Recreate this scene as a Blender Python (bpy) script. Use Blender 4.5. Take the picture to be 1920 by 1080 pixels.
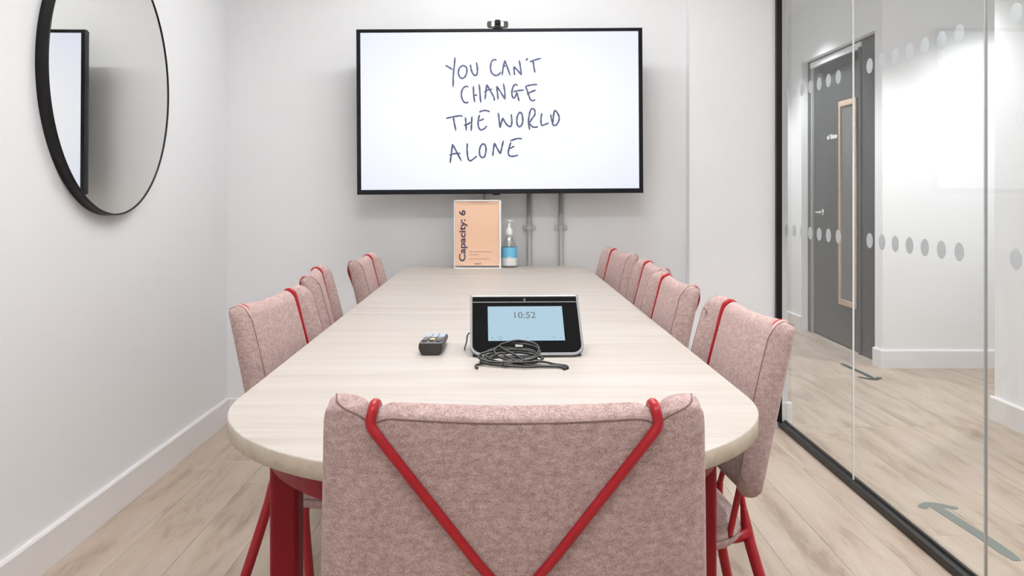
import bpy, bmesh, math, random
from mathutils import Vector, Matrix

# ------------------------------------------------------------------ clear
for o in list(bpy.data.objects):
    bpy.data.objects.remove(o, do_unlink=True)
scene = bpy.context.scene
COL = scene.collection
R = math.radians

# ------------------------------------------------------------------ camera
CAM_H = 1.1
cd = bpy.data.cameras.new('camera')
cd.sensor_width = 36.0
cd.lens = 1650 / 1920 * 36.0
cd.shift_x = 9 / 1920
cd.shift_y = -175 / 1920
cd.clip_start = 0.02
cam = bpy.data.objects.new('camera', cd)
cam.location = (0, 0, CAM_H)
cam.rotation_euler = (R(90), 0, 0)
COL.objects.link(cam)
scene.camera = cam

# ------------------------------------------------------------------ world, lights, exposure
w = bpy.data.worlds.new('world')
scene.world = w
w.use_nodes = True
w.node_tree.nodes['Background'].inputs[0].default_value = (0.9, 0.95, 1.0, 1)
w.node_tree.nodes['Background'].inputs[1].default_value = 0.15
scene.view_settings.view_transform = 'Standard'
scene.view_settings.look = 'None'
scene.view_settings.gamma = 1.0
scene.view_settings.use_curve_mapping = False
scene.view_settings.exposure = -0.05

CEIL = 2.6
def area_light(name, loc, sx, sy, energy, col=(1, 1, 1), spread=180):
    l = bpy.data.lights.new(name, 'AREA')
    l.shape = 'RECTANGLE'; l.size = sx; l.size_y = sy
    l.energy = energy; l.color = col; l.spread = R(spread)
    o = bpy.data.objects.new(name, l); COL.objects.link(o)
    o.location = loc
    return o
# three linear ceiling luminaires across the meeting room, plus added upward fill lamps
for yy, en, eu in ((3.45, 12, 23), (1.67, 19, 20), (-0.10, 18, 12)):
    area_light('linear_light_down', (-0.02, yy, 2.50), 1.3, 0.03, en, (1, 1, 1), 160)
    up = area_light('uplight_fill', (-0.02, yy, 2.53), 1.3, 0.07, eu, (1, 1, 1), 170)
    up.rotation_euler = (R(180), 0, 0)
# recessed downlights of the corridor
def spot(name, loc, energy, size=114, blend=0.5, rad=0.06):
    l = bpy.data.lights.new(name, 'SPOT')
    l.energy = energy; l.spot_size = R(size); l.spot_blend = blend
    l.shadow_soft_size = rad; l.color = (0.97, 0.985, 1.0)
    o = bpy.data.objects.new(name, l); COL.objects.link(o)
    o.location = loc
    return o
for loc in ((1.92, 0.9, 2.56), (1.92, 2.15, 2.56), (1.88, 4.80, 2.56), (3.1, 4.95, 2.56), (1.88, 6.6, 2.56), (1.88, 8.2, 2.56)):
    spot('corridor_downlight', loc, 90)

# ------------------------------------------------------------------ material helpers
def srgb(r, g, b):
    f = lambda c: (c / 255 / 12.92) if c / 255 <= 0.04045 else ((c / 255 + 0.055) / 1.055) ** 2.4
    return (f(r), f(g), f(b), 1.0)

def new_mat(name):
    m = bpy.data.materials.new(name); m.use_nodes = True
    nt = m.node_tree
    return m, nt, nt.nodes['Principled BSDF']

def plain(name, col, rough=0.5, metal=0.0, coat=0.0, spec=0.5, noise=0.0, nscale=40, bump=0.0):
    m, nt, b = new_mat(name)
    b.inputs['Base Color'].default_value = col
    b.inputs['Roughness'].default_value = rough
    b.inputs['Metallic'].default_value = metal
    b.inputs['Coat Weight'].default_value = coat
    b.inputs['Specular IOR Level'].default_value = spec
    tc = nt.nodes.new('ShaderNodeTexCoord')
    nz = nt.nodes.new('ShaderNodeTexNoise')
    nz.inputs['Scale'].default_value = nscale; nz.inputs['Detail'].default_value = 4
    nt.links.new(tc.outputs['Object'], nz.inputs['Vector'])
    if noise:
        mx = nt.nodes.new('ShaderNodeMix'); mx.data_type = 'RGBA'
        mx.inputs[6].default_value = tuple(c * (1 - noise) for c in col[:3]) + (1,)
        mx.inputs[7].default_value = tuple(min(1, c * (1 + noise)) for c in col[:3]) + (1,)
        nt.links.new(nz.outputs['Fac'], mx.inputs[0])
        nt.links.new(mx.outputs[2], b.inputs['Base Color'])
    if bump:
        bp = nt.nodes.new('ShaderNodeBump'); bp.inputs['Strength'].default_value = bump
        bp.inputs['Distance'].default_value = 0.002
        nt.links.new(nz.outputs['Fac'], bp.inputs['Height'])
        nt.links.new(bp.outputs[0], b.inputs['Normal'])
    return m

def emit(name, col, strength):
    m, nt, b = new_mat(name)
    b.inputs['Base Color'].default_value = (0.02, 0.02, 0.02, 1)
    b.inputs['Roughness'].default_value = 0.6; b.inputs['Specular IOR Level'].default_value = 0.05
    b.inputs['Emission Color'].default_value = col
    b.inputs['Emission Strength'].default_value = strength
    return m

def felt(name, dark, mid, light):
    m, nt, b = new_mat(name)
    b.inputs['Roughness'].default_value = 0.95
    b.inputs['Specular IOR Level'].default_value = 0.1
    b.inputs['Sheen Weight'].default_value = 0.25
    b.inputs['Sheen Roughness'].default_value = 0.5
    b.inputs['Sheen Tint'].default_value = light
    tc = nt.nodes.new('ShaderNodeTexCoord')
    n1 = nt.nodes.new('ShaderNodeTexNoise'); n1.inputs['Scale'].default_value = 520; n1.inputs['Detail'].default_value = 3
    n2 = nt.nodes.new('ShaderNodeTexNoise'); n2.inputs['Scale'].default_value = 95; n2.inputs['Detail'].default_value = 6
    mp = nt.nodes.new('ShaderNodeMapping'); mp.inputs['Scale'].default_value = (1, 1, 1.6)
    nt.links.new(tc.outputs['Object'], mp.inputs[0])
    nt.links.new(mp.outputs[0], n1.inputs['Vector']); nt.links.new(mp.outputs[0], n2.inputs['Vector'])
    ad = nt.nodes.new('ShaderNodeMix'); ad.data_type = 'FLOAT'; ad.inputs[0].default_value = 0.36
    nt.links.new(n1.outputs['Fac'], ad.inputs[2]); nt.links.new(n2.outputs['Fac'], ad.inputs[3])
    cr = nt.nodes.new('ShaderNodeValToRGB')
    cr.color_ramp.elements[0].position = 0.38; cr.color_ramp.elements[0].color = dark
    cr.color_ramp.elements[1].position = 0.62; cr.color_ramp.elements[1].color = light
    e = cr.color_ramp.elements.new(0.5); e.color = mid
    nt.links.new(ad.outputs[0], cr.inputs[0]); nt.links.new(cr.outputs[0], b.inputs['Base Color'])
    bp = nt.nodes.new('ShaderNodeBump'); bp.inputs['Strength'].default_value = 0.35; bp.inputs['Distance'].default_value = 0.0015
    nt.links.new(ad.outputs[0], bp.inputs['Height']); nt.links.new(bp.outputs[0], b.inputs['Normal'])
    return m

def wood(name, dark, mid, light, axis='Y', stretch=14.0, scale=2.2, rough=0.45, per_object=True, figure=1.0, streak=0.5):
    """grain running along one axis, with cathedral figure; every piece takes its own offset"""
    m, nt, b = new_mat(name)
    b.inputs['Roughness'].default_value = rough
    tc = nt.nodes.new('ShaderNodeTexCoord')
    mp = nt.nodes.new('ShaderNodeMapping')
    sc = {'X': (1, stretch, stretch), 'Y': (stretch, 1, stretch)}[axis]
    mp.inputs['Scale'].default_value = sc
    nt.links.new(tc.outputs['Object'], mp.inputs[0])
    vec = mp.outputs[0]
    if per_object:
        oi = nt.nodes.new('ShaderNodeObjectInfo')
        mul = nt.nodes.new('ShaderNodeMath'); mul.operation = 'MULTIPLY'; mul.inputs[1].default_value = 97.0
        nt.links.new(oi.outputs['Random'], mul.inputs[0])
        va = nt.nodes.new('ShaderNodeVectorMath'); va.operation = 'ADD'
        nt.links.new(vec, va.inputs[0]); nt.links.new(mul.outputs[0], va.inputs[1])
        vec = va.outputs[0]
    n1 = nt.nodes.new('ShaderNodeTexNoise'); n1.inputs['Scale'].default_value = scale
    n1.inputs['Detail'].default_value = 8; n1.inputs['Roughness'].default_value = 0.62; n1.inputs['Distortion'].default_value = 0.8
    nt.links.new(vec, n1.inputs['Vector'])
    # rings: bands of a low-frequency noise
    n2 = nt.nodes.new('ShaderNodeTexNoise'); n2.inputs['Scale'].default_value = scale * 0.28
    n2.inputs['Detail'].default_value = 1.5; n2.inputs['Distortion'].default_value = 0.3
    nt.links.new(vec, n2.inputs['Vector'])
    mu = nt.nodes.new('ShaderNodeMath'); mu.operation = 'MULTIPLY'; mu.inputs[1].default_value = 60.0
    nt.links.new(n2.outputs['Fac'], mu.inputs[0])
    sn = nt.nodes.new('ShaderNodeMath'); sn.operation = 'SINE'
    nt.links.new(mu.outputs[0], sn.inputs[0])
    ma = nt.nodes.new('ShaderNodeMath'); ma.operation = 'MULTIPLY_ADD'
    ma.inputs[1].default_value = 0.055 * figure; nt.links.new(sn.outputs[0], ma.inputs[0])
    nt.links.new(n1.outputs['Fac'], ma.inputs[2])
    # fine pores
    n3 = nt.nodes.new('ShaderNodeTexNoise'); n3.inputs['Scale'].default_value = scale * 9; n3.inputs['Detail'].default_value = 3
    nt.links.new(vec, n3.inputs['Vector'])
    mx = nt.nodes.new('ShaderNodeMix'); mx.data_type = 'FLOAT'; mx.inputs[0].default_value = 0.22 * streak
    nt.links.new(ma.outputs[0], mx.inputs[2]); nt.links.new(n3.outputs['Fac'], mx.inputs[3])
    cr = nt.nodes.new('ShaderNodeValToRGB')
    cr.color_ramp.elements[0].position = 0.28; cr.color_ramp.elements[0].color = dark
    cr.color_ramp.elements[1].position = 0.66; cr.color_ramp.elements[1].color = light
    e = cr.color_ramp.elements.new(0.46); e.color = mid
    nt.links.new(mx.outputs[0], cr.inputs[0])
    nt.links.new(cr.outputs[0], b.inputs['Base Color'])
    bp = nt.nodes.new('ShaderNodeBump'); bp.inputs['Strength'].default_value = 0.08; bp.inputs['Distance'].default_value = 0.001
    nt.links.new(n3.outputs['Fac'], bp.inputs['Height']); nt.links.new(bp.outputs[0], b.inputs['Normal'])
    return m

def pane_glass(name, tint=(0.972, 0.98, 0.978, 1), refl=1.0, base=0.02, graze=0.5):
    """clear sheet: transparent with Fresnel reflection"""
    m = bpy.data.materials.new(name); m.use_nodes = True
    nt = m.node_tree; nt.nodes.clear()
    out = nt.nodes.new('ShaderNodeOutputMaterial')
    tr = nt.nodes.new('ShaderNodeBsdfTransparent'); tr.inputs[0].default_value = tint
    gl = nt.nodes.new('ShaderNodeBsdfGlossy'); gl.inputs['Roughness'].default_value = 0.0
    gl.inputs[0].default_value = (refl, refl, refl, 1)
    lw = nt.nodes.new('ShaderNodeLayerWeight'); lw.inputs['Blend'].default_value = 0.5
    pw = nt.nodes.new('ShaderNodeMath'); pw.operation = 'POWER'; pw.inputs[1].default_value = 5.0
    fr = nt.nodes.new('ShaderNodeMath'); fr.operation = 'MULTIPLY_ADD'          # Schlick: 0.04 + 0.96 (1 - cos)^5
    fr.inputs[1].default_value = graze; fr.inputs[2].default_value = base
    nt.links.new(lw.outputs['Facing'], pw.inputs[0]); nt.links.new(pw.outputs[0], fr.inputs[0])
    mx = nt.nodes.new('ShaderNodeMixShader')
    nt.links.new(fr.outputs[0], mx.inputs[0]); nt.links.new(tr.outputs[0], mx.inputs[1]); nt.links.new(gl.outputs[0], mx.inputs[2])
    nt.links.new(mx.outputs[0], out.inputs[0])
    return m

def frosted(name):
    m = bpy.data.materials.new(name); m.use_nodes = True
    nt = m.node_tree; nt.nodes.clear()
    out = nt.nodes.new('ShaderNodeOutputMaterial')
    di = nt.nodes.new('ShaderNodeBsdfDiffuse'); di.inputs[0].default_value = (0.74, 0.76, 0.77, 1)
    tl = nt.nodes.new('ShaderNodeBsdfTranslucent'); tl.inputs[0].default_value = (0.74, 0.76, 0.77, 1)
    mx = nt.nodes.new('ShaderNodeMixShader'); mx.inputs[0].default_value = 0.5
    nt.links.new(di.outputs[0], mx.inputs[1]); nt.links.new(tl.outputs[0], mx.inputs[2])
    nt.links.new(mx.outputs[0], out.inputs[0])
    return m

M = {}
M['wall'] = plain('wall_paint', (0.845, 0.85, 0.86, 1), 0.75, noise=0.012, nscale=60, bump=0.05)
M['ceiling'] = plain('ceiling_paint', (0.85, 0.85, 0.85, 1), 0.8, noise=0.01, nscale=30)
M['skirting'] = plain('skirting_paint', (0.82, 0.80, 0.80, 1), 0.4, noise=0.01, nscale=30)
M['corr_wall'] = plain('corridor_paint', (0.86, 0.865, 0.87, 1), 0.7, noise=0.01, nscale=50)
M['floor'] = wood('oak_vinyl_plank', (0.275, 0.205, 0.152, 1), (0.41, 0.325, 0.255, 1), (0.475, 0.393, 0.322, 1), 'Y', 7.0, 1.5, 0.5, True, 1.5, 1.0)
M['floor_base'] = plain('floor_screed', (0.22, 0.17, 0.13, 1), 0.8, noise=0.1, nscale=20)
M['table'] = wood('pale_ash_laminate', (0.335, 0.285, 0.242, 1), (0.41, 0.367, 0.327, 1), (0.452, 0.416, 0.385, 1), 'X', 16.0, 1.6, 0.42, False, 0.35, 0.7)
M['table_edge'] = wood('ash_edge_band', (0.35, 0.285, 0.21, 1), (0.42, 0.35, 0.265, 1), (0.48, 0.41, 0.325, 1), 'X', 16.0, 2.5, 0.5, False, 0.3, 1.0)
M['felt'] = felt('pink_wool_felt', (0.275, 0.178, 0.165, 1), (0.39, 0.277, 0.26, 1), (0.50, 0.385, 0.367, 1))
M['seam'] = plain('felt_seam', (0.20, 0.12, 0.11, 1), 0.95, noise=0.15, nscale=300)
M['red'] = plain('red_powder_coat', (0.33, 0.009, 0.015, 1), 0.32, spec=0.3, noise=0.04, nscale=200)
M['red_table'] = plain('dark_red_powder_coat', (0.21, 0.004, 0.010, 1), 0.45, spec=0.2, noise=0.05, nscale=200)
M['black'] = plain('black_metal', (0.007, 0.0065, 0.0065, 1), 0.42, spec=0.25, noise=0.1, nscale=120)
M['black_satin'] = plain('black_satin_metal', (0.012, 0.011, 0.0105, 1), 0.38, spec=0.3, noise=0.1, nscale=120)
M['black_gloss'] = plain('black_gloss_plastic', (0.006, 0.007, 0.010, 1), 0.15, spec=0.25, noise=0.05, nscale=50)
M['black_matt'] = plain('black_matt_glass', (0.005, 0.005, 0.005, 1), 0.6, spec=0.02, noise=0.2, nscale=400)
M['dark_plastic'] = plain('charcoal_plastic', (0.025, 0.023, 0.022, 1), 0.45, noise=0.1, nscale=150)
M['grey_plastic'] = plain('grey_plastic', (0.16, 0.16, 0.165, 1), 0.45, noise=0.05, nscale=150)
M['silver'] = plain('silver_metal', (0.17, 0.17, 0.178, 1), 0.45, metal=0.0, spec=0.3, noise=0.02, nscale=60)
M['chrome'] = plain('bright_chrome', (0.85, 0.85, 0.86, 1), 0.12, metal=1.0, noise=0.02, nscale=60)
M['galv'] = plain('galvanised_steel', (0.52, 0.515, 0.505, 1), 0.42, metal=0.2, noise=0.12, nscale=90)
M['white_plastic'] = plain('white_plastic', (0.85, 0.85, 0.85, 1), 0.35, noise=0.01, nscale=60)
M['white_cable'] = plain('white_cable_sheath', (0.72, 0.72, 0.72, 1), 0.5, noise=0.02, nscale=60)
M['key_white'] = plain('pale_blue_keys', (0.34, 0.39, 0.46, 1), 0.4, noise=0.03, nscale=60)
M['key_yellow'] = plain('yellow_key', (0.75, 0.62, 0.22, 1), 0.4, noise=0.03, nscale=60)
M['peach'] = plain('peach_card', (0.86, 0.555, 0.385, 1), 0.6, noise=0.02, nscale=80)
M['navy'] = plain('navy_print', (0.045, 0.035, 0.09, 1), 0.6, noise=0.05, nscale=80)
M['brown_print'] = plain('brown_print', (0.30, 0.15, 0.10, 1), 0.6, noise=0.05, nscale=80)
M['label_blue'] = plain('blue_label', (0.16, 0.52, 0.74, 1), 0.45, noise=0.02, nscale=60)
M['label_white'] = plain('white_label', (0.80, 0.80, 0.79, 1), 0.45, noise=0.01, nscale=60)
M['acrylic'] = plain('clear_acrylic_edge', (0.86, 0.86, 0.85, 1), 0.15, noise=0.01, nscale=60)
M['glass'] = pane_glass('partition_glass')
M['clear'] = pane_glass('clear_plastic', (0.975, 0.98, 0.98, 1))
M['bottle'] = pane_glass('bottle_plastic', (0.93, 0.94, 0.945, 1), base=0.10, graze=0.9)
M['glass_edge'] = plain('polished_glass_edge', (0.55, 0.60, 0.58, 1), 0.12, noise=0.05, nscale=30)
M['joint'] = plain('clear_silicone_joint', (0.75, 0.76, 0.76, 1), 0.25, noise=0.02, nscale=30)
M['joint_dark'] = plain('grey_glazing_joint', (0.27, 0.265, 0.26, 1), 0.3, noise=0.05, nscale=30)
M['dot'] = frosted('frosted_vinyl_dot')
M['door_grey'] = plain('charcoal_door_paint', (0.052, 0.054, 0.057, 1), 0.45, noise=0.06, nscale=200)
M['door_frame'] = plain('charcoal_frame_paint', (0.043, 0.045, 0.048, 1), 0.45, noise=0.06, nscale=200)
M['door_pane'] = plain('smoked_vision_glass', (0.14, 0.135, 0.13, 1), 0.25, noise=0.05, nscale=40)
M['oak_bead'] = wood('oak_bead', (0.36, 0.25, 0.17, 1), (0.47, 0.345, 0.245, 1), (0.55, 0.42, 0.31, 1), 'Y', 10, 3, 0.5, True, 0.5, 0.8)
M['arrow_grey'] = plain('grey_green_vinyl', (0.145, 0.17, 0.16, 1), 0.55, noise=0.05, nscale=60)
M['arrow_green'] = plain('dark_green_vinyl', (0.038, 0.054, 0.044, 1), 0.55, noise=0.05, nscale=60)
M['tape'] = plain('white_floor_tape', (0.85, 0.84, 0.82, 1), 0.5, noise=0.02, nscale=60)
M['end_grey'] = plain('grey_end_wall', (0.33, 0.335, 0.34, 1), 0.6, noise=0.03, nscale=20)
M['cable'] = plain('black_cable_sheath', (0.010, 0.010, 0.009, 1), 0.38, noise=0.1, nscale=100)

def mirror_mat():
    m, nt, b = new_mat('silvered_mirror')
    b.inputs['Base Color'].default_value = (0.83, 0.83, 0.80, 1)
    b.inputs['Metallic'].default_value = 1.0; b.inputs['Roughness'].default_value = 0.0
    return m
M['mirror'] = mirror_mat()

def screen_mat():
    """backlit white panel, a little bluer where the backlight falls off at the edges of the panel"""
    m, nt, b = new_mat('lcd_screen')
    b.inputs['Base Color'].default_value = (0.02, 0.02, 0.02, 1); b.inputs['Roughness'].default_value = 0.5; b.inputs['Specular IOR Level'].default_value = 0.15
    tc = nt.nodes.new('ShaderNodeTexCoord')
    gr = nt.nodes.new('ShaderNodeTexGradient'); gr.gradient_type = 'SPHERICAL'
    mp = nt.nodes.new('ShaderNodeMapping'); mp.inputs['Scale'].default_value = (1.05, 1.0, 1.75)
    nt.links.new(tc.outputs['Object'], mp.inputs[0]); nt.links.new(mp.outputs[0], gr.inputs[0])
    cr = nt.nodes.new('ShaderNodeValToRGB')
    cr.color_ramp.elements[0].position = 0.0; cr.color_ramp.elements[0].color = srgb(229, 233, 255)
    cr.color_ramp.elements[1].position = 0.45; cr.color_ramp.elements[1].color = srgb(248, 249, 255)
    nt.links.new(gr.outputs['Color'], cr.inputs[0]); nt.links.new(cr.outputs[0], b.inputs['Emission Color'])
    b.inputs['Emission Strength'].default_value = 1.05
    return m
M['tv_screen'] = screen_mat()
M['ink'] = plain('navy_ink', (0.06, 0.072, 0.15, 1), 0.6, noise=0.05, nscale=60)
M['tablet_screen'] = emit('tablet_screen', srgb(178, 211, 229), 0.93)
M['tablet_ink'] = plain('tablet_ink', (0.006, 0.025, 0.05, 1), 0.5, noise=0.03, nscale=60)
M['tablet_ink_soft'] = plain('tablet_ink_soft', (0.09, 0.17, 0.22, 1), 0.5, noise=0.03, nscale=60)

# ------------------------------------------------------------------ object helpers
def tag(o, label=None, cat=None, group=None, kind=None):
    if label: o['label'] = label
    if cat: o['category'] = cat
    if group: o['group'] = group
    if kind: o['kind'] = kind
    return o

def empty(name, loc=(0, 0, 0), rz=0.0, rx=0.0, ry=0.0):
    o = bpy.data.objects.new(name, None); COL.objects.link(o)
    o.empty_display_size = 0.05
    o.location = loc; o.rotation_euler = (rx, ry, rz)
    return o

def link(name, me, mat, parent=None, smooth=False):
    if mat is not None:
        me.materials.clear(); me.materials.append(M[mat] if isinstance(mat, str) else mat)
    if smooth:
        for p in me.polygons: p.use_smooth = True
    o = bpy.data.objects.new(name, me); COL.objects.link(o)
    if parent: o.parent = parent
    return o

def from_bm(name, bm, mat, parent=None, smooth=False, normals=True):
    me = bpy.data.meshes.new(name)
    if normals: bmesh.ops.recalc_face_normals(bm, faces=bm.faces[:])
    bm.to_mesh(me); bm.free()
    return link(name, me, mat, parent, smooth)

def add_box(bm, x0, x1, y0, y1, z0, z1, bevel=0.0, seg=2):
    r = bmesh.ops.create_cube(bm, size=1.0)
    vs = r['verts']
    for v in vs:
        v.co = Vector(((x0 + x1) / 2 + v.co.x * (x1 - x0), (y0 + y1) / 2 + v.co.y * (y1 - y0), (z0 + z1) / 2 + v.co.z * (z1 - z0)))
    if bevel:
        es = list({e for v in vs for e in v.link_edges})
        bmesh.ops.bevel(bm, geom=es, offset=bevel, segments=seg, profile=0.5, affect='EDGES')

def box(name, x0, x1, y0, y1, z0, z1, mat, parent=None, bevel=0.0, seg=2):
    bm = bmesh.new(); add_box(bm, x0, x1, y0, y1, z0, z1, bevel, seg)
    return from_bm(name, bm, mat, parent, smooth=False)

def catmull(pts, n=6, closed=False):
    pts = [Vector(p) for p in pts]
    out = []
    N = len(pts)
    rng = range(N if closed else N - 1)
    for i in rng:
        p1, p2 = pts[i], pts[(i + 1) % N]
        p0 = pts[i - 1] if (closed or i > 0) else p1 + (p1 - p2)
        p3 = pts[(i + 2) % N] if (closed or i + 2 < N) else p2 + (p2 - p1)
        for k in range(n):
            t = k / n
            out.append(0.5 * ((2 * p1) + (p2 - p0) * t + (2 * p0 - 5 * p1 + 4 * p2 - p3) * t * t + (3 * p1 - p0 - 3 * p2 + p3) * t ** 3))
    if not closed: out.append(pts[-1])
    return out

def add_tube(bm, pts, r, n=10, closed=False, flat=None):
    """sweep a circle along points; r a number or list; flat=(axis vector, factor) squashes the section along an axis"""
    pts = [Vector(p) for p in pts]
    N = len(pts)
    rr = r if isinstance(r, (list, tuple)) else [r] * N
    rings = []
    up = None
    for i, p in enumerate(pts):
        a = pts[i - 1] if (i > 0 or closed) else p
        b = pts[(i + 1) % N] if (i < N - 1 or closed) else p
        t = (b - a)
        if t.length < 1e-9: t = Vector((0, 0, 1))
        t.normalize()
        if up is None:
            up = Vector((0, 0, 1)) if abs(t.z) < 0.9 else Vector((0, 1, 0))
        s = t.cross(up)
        if s.length < 1e-6: s = t.orthogonal()
        s.normalize(); up = s.cross(t).normalized()
        ring = []
        for k in range(n):
            ang = 2 * math.pi * k / n
            off = s * math.cos(ang) * rr[i] + up * math.sin(ang) * rr[i]
            if flat:
                ax, f = flat
                off = off - ax * off.dot(ax) * (1 - f)
            ring.append(bm.verts.new(p + off))
        rings.append(ring)
    for i in range(N if closed else N - 1):
        A, B = rings[i], rings[(i + 1) % N]
        for k in range(n):
            bm.faces.new((A[k], A[(k + 1) % n], B[(k + 1) % n], B[k]))
    if not closed:
        bm.faces.new(rings[0][::-1]); bm.faces.new(rings[-1])

def tube(name, pts, r, mat, parent=None, n=10, closed=False, smooth=True):
    bm = bmesh.new(); add_tube(bm, pts, r, n, closed)
    return from_bm(name, bm, mat, parent, smooth)

def add_lathe(bm, prof, n=32, origin=(0, 0, 0)):
    """prof = [(radius, z)...] around the z axis"""
    O = Vector(origin)
    rings = []
    for (rad, z) in prof:
        if rad < 1e-6:
            rings.append([bm.verts.new(O + Vector((0, 0, z)))])
        else:
            rings.append([bm.verts.new(O + Vector((rad * math.cos(2 * math.pi * k / n), rad * math.sin(2 * math.pi * k / n), z))) for k in range(n)])
    for A, B in zip(rings, rings[1:]):
        if len(A) == 1 and len(B) == 1: continue
        for k in range(n):
            k2 = (k + 1) % n
            if len(A) == 1: bm.faces.new((A[0], B[k2], B[k]))
            elif len(B) == 1: bm.faces.new((A[k], A[k2], B[0]))
            else: bm.faces.new((A[k], A[k2], B[k2], B[k]))

def lathe(name, prof, mat, parent=None, n=32, origin=(0, 0, 0), smooth=True):
    bm = bmesh.new(); add_lathe(bm, prof, n, origin)
    return from_bm(name, bm, mat, parent, smooth)

def add_prism(bm, pts, h0, h1, plane='XY'):
    """extrude a 2-D outline; plane XY -> along z, XZ -> along y, YZ -> along x"""
    def P(a, b, h):
        return {'XY': (a, b, h), 'XZ': (a, h, b), 'YZ': (h, a, b)}[plane]
    A = [bm.verts.new(P(a, b, h0)) for a, b in pts]
    B = [bm.verts.new(P(a, b, h1)) for a, b in pts]
    bm.faces.new(A); bm.faces.new(B[::-1])
    n = len(pts)
    for i in range(n):
        bm.faces.new((A[i], B[i], B[(i + 1) % n], A[(i + 1) % n]))

def prism(name, pts, h0, h1, mat, parent=None, plane='XY', bevel=0.0, smooth=False):
    bm = bmesh.new(); add_prism(bm, pts, h0, h1, plane)
    if bevel:
        bmesh.ops.recalc_face_normals(bm, faces=bm.faces[:])
        es = [e for e in bm.edges if len(e.link_faces) == 2 and e.calc_face_angle(0) > R(50)]
        bmesh.ops.bevel(bm, geom=es, offset=bevel, segments=2, profile=0.5, affect='EDGES')
    return from_bm(name, bm, mat, parent, smooth)

def rrect(w, h, r, n=6, cx=0.0, cy=0.0):
    pts = []
    for (sx, sy, a0) in ((1, 1, 0), (-1, 1, 90), (-1, -1, 180), (1, -1, 270)):
        for k in range(n + 1):
            a = R(a0 + 90 * k / n)
            pts.append((cx + sx * (w / 2 - r) + r * math.cos(a), cy + sy * (h / 2 - r) + r * math.sin(a)))
    return pts

def text_mesh(body, size, extrude=0.0003, align='CENTER', bold=0.0):
    cu = bpy.data.curves.new('lettering', 'FONT')
    cu.body = body; cu.size = size; cu.extrude = extrude; cu.align_x = align; cu.align_y = 'CENTER'
    cu.resolution_u = 4; cu.offset = bold
    o = bpy.data.objects.new('tmp_text', cu); COL.objects.link(o)
    dg = bpy.context.evaluated_depsgraph_get()
    me = bpy.data.meshes.new_from_object(o.evaluated_get(dg))
    bpy.data.objects.remove(o, do_unlink=True)
    return me

def bounds(me):
    xs = [v.co.x for v in me.vertices]; ys = [v.co.y for v in me.vertices]
    return min(xs), max(xs), min(ys), max(ys)

def fit_text(me, w, h):
    """scale a text mesh to width w, height h, centred on the origin"""
    x0, x1, y0, y1 = bounds(me)
    for v in me.vertices:
        v.co.x = (v.co.x - (x0 + x1) / 2) * w / (x1 - x0)
        v.co.y = (v.co.y - (y0 + y1) / 2) * h / (y1 - y0)
    return me

def copy_tree(o, parent=None):
    c = o.copy(); COL.objects.link(c); c.parent = parent
    for ch in list(o.children):
        copy_tree(ch, c)
    return c

def struct(o):
    o['kind'] = 'structure'; return o

# ================================================================== THE SETTING
XL, XR = -1.361, 1.285          # left wall, inner face of the glass frame
YB, YP = 4.27, 4.19             # back wall, face of the projecting pier
YN = -0.95                      # wall behind the camera
XP = 0.868                      # edge of the pier
XC = 2.38                       # far wall of the corridor

struct(box('wall_left', XL - 0.12, XL, YN - 0.1, YB + 0.12, 0, CEIL, 'wall'))
struct(box('wall_back', XL, XP, YB, YB + 0.12, 0, CEIL, 'wall'))
struct(box('wall_pier', XP, 1.335, YP, YB + 0.12, 0, CEIL, 'wall', bevel=0.002, seg=1))
struct(box('wall_near', XL - 0.12, XC + 0.12, YN - 0.1, YN, 0, CEIL, 'wall'))
struct(box('ceiling', XL - 0.12, 5.1, YN - 0.1, 9.1, CEIL, CEIL + 0.1, 'ceiling'))
struct(box('wall_corridor_right', XC, XC + 0.12, YN, 4.3, 0, CEIL, 'corr_wall', bevel=0.003, seg=1))
struct(box('wall_corridor_side', XC, 5.0, 5.585, 5.70, 0, CEIL, 'corr_wall', bevel=0.003, seg=1))
struct(box('wall_corridor_far', XC, XC + 0.12, 7.114, 7.466, 0, CEIL, 'corr_wall'))
struct(box('wall_corridor_lintel', XC, XC + 0.12, 5.70, 7.114, 2.165, CEIL, 'corr_wall'))
struct(box('wall_corridor_end', 1.2, 3.6, 9.0, 9.1, 0, CEIL, 'end_grey'))
struct(box('wall_corridor_left', 1.215, 1.335, YB + 0.12, 9.0, 0, CEIL, 'corr_wall'))
struct(box('wall_branch_near', XC + 0.12, 5.0, 4.18, 4.3, 0, CEIL, 'corr_wall'))
struct(box('wall_branch_end', 5.0, 5.1, 4.18, 5.70, 0, CEIL, 'corr_wall'))

# --- skirting boards (a chamfered upper edge catches the light)
def skirting(name, p0, p1, nx, ny, h=0.115, t=0.015):
    """board against a wall from p0 to p1; (nx, ny) points into the room"""
    prof = [(0, 0), (t, 0), (t, h - 0.006), (t - 0.004, h), (0, h)]
    bm = bmesh.new()
    rings = []
    for p in (p0, p1):
        rings.append([bm.verts.new((p[0] + nx * a, p[1] + ny * a, z)) for a, z in prof])
    n = len(prof)
    for k in range(n):
        bm.faces.new((rings[0][k], rings[0][(k + 1) % n], rings[1][(k + 1) % n], rings[1][k]))
    bm.faces.new(rings[0]); bm.faces.new(rings[1][::-1])
    return struct(from_bm(name, bm, 'skirting'))
skirting('baseboard_left', (XL, YN), (XL, YB), 1, 0)
skirting('baseboard_back', (XL + 0.015, YB), (XP - 0.015, YB), 0, -1)
skirting('baseboard_pier', (XP - 0.015, YP), (1.35, YP), 0, -1)
skirting('baseboard_pier_side', (XP, YP), (XP, YB), -1, 0)
skirting('baseboard_corridor_right', (XC, YN), (XC, 4.315), -1, 0)
skirting('baseboard_corridor_side', (XC - 0.015, 5.585), (5.0, 5.585), 0, -1)
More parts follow.
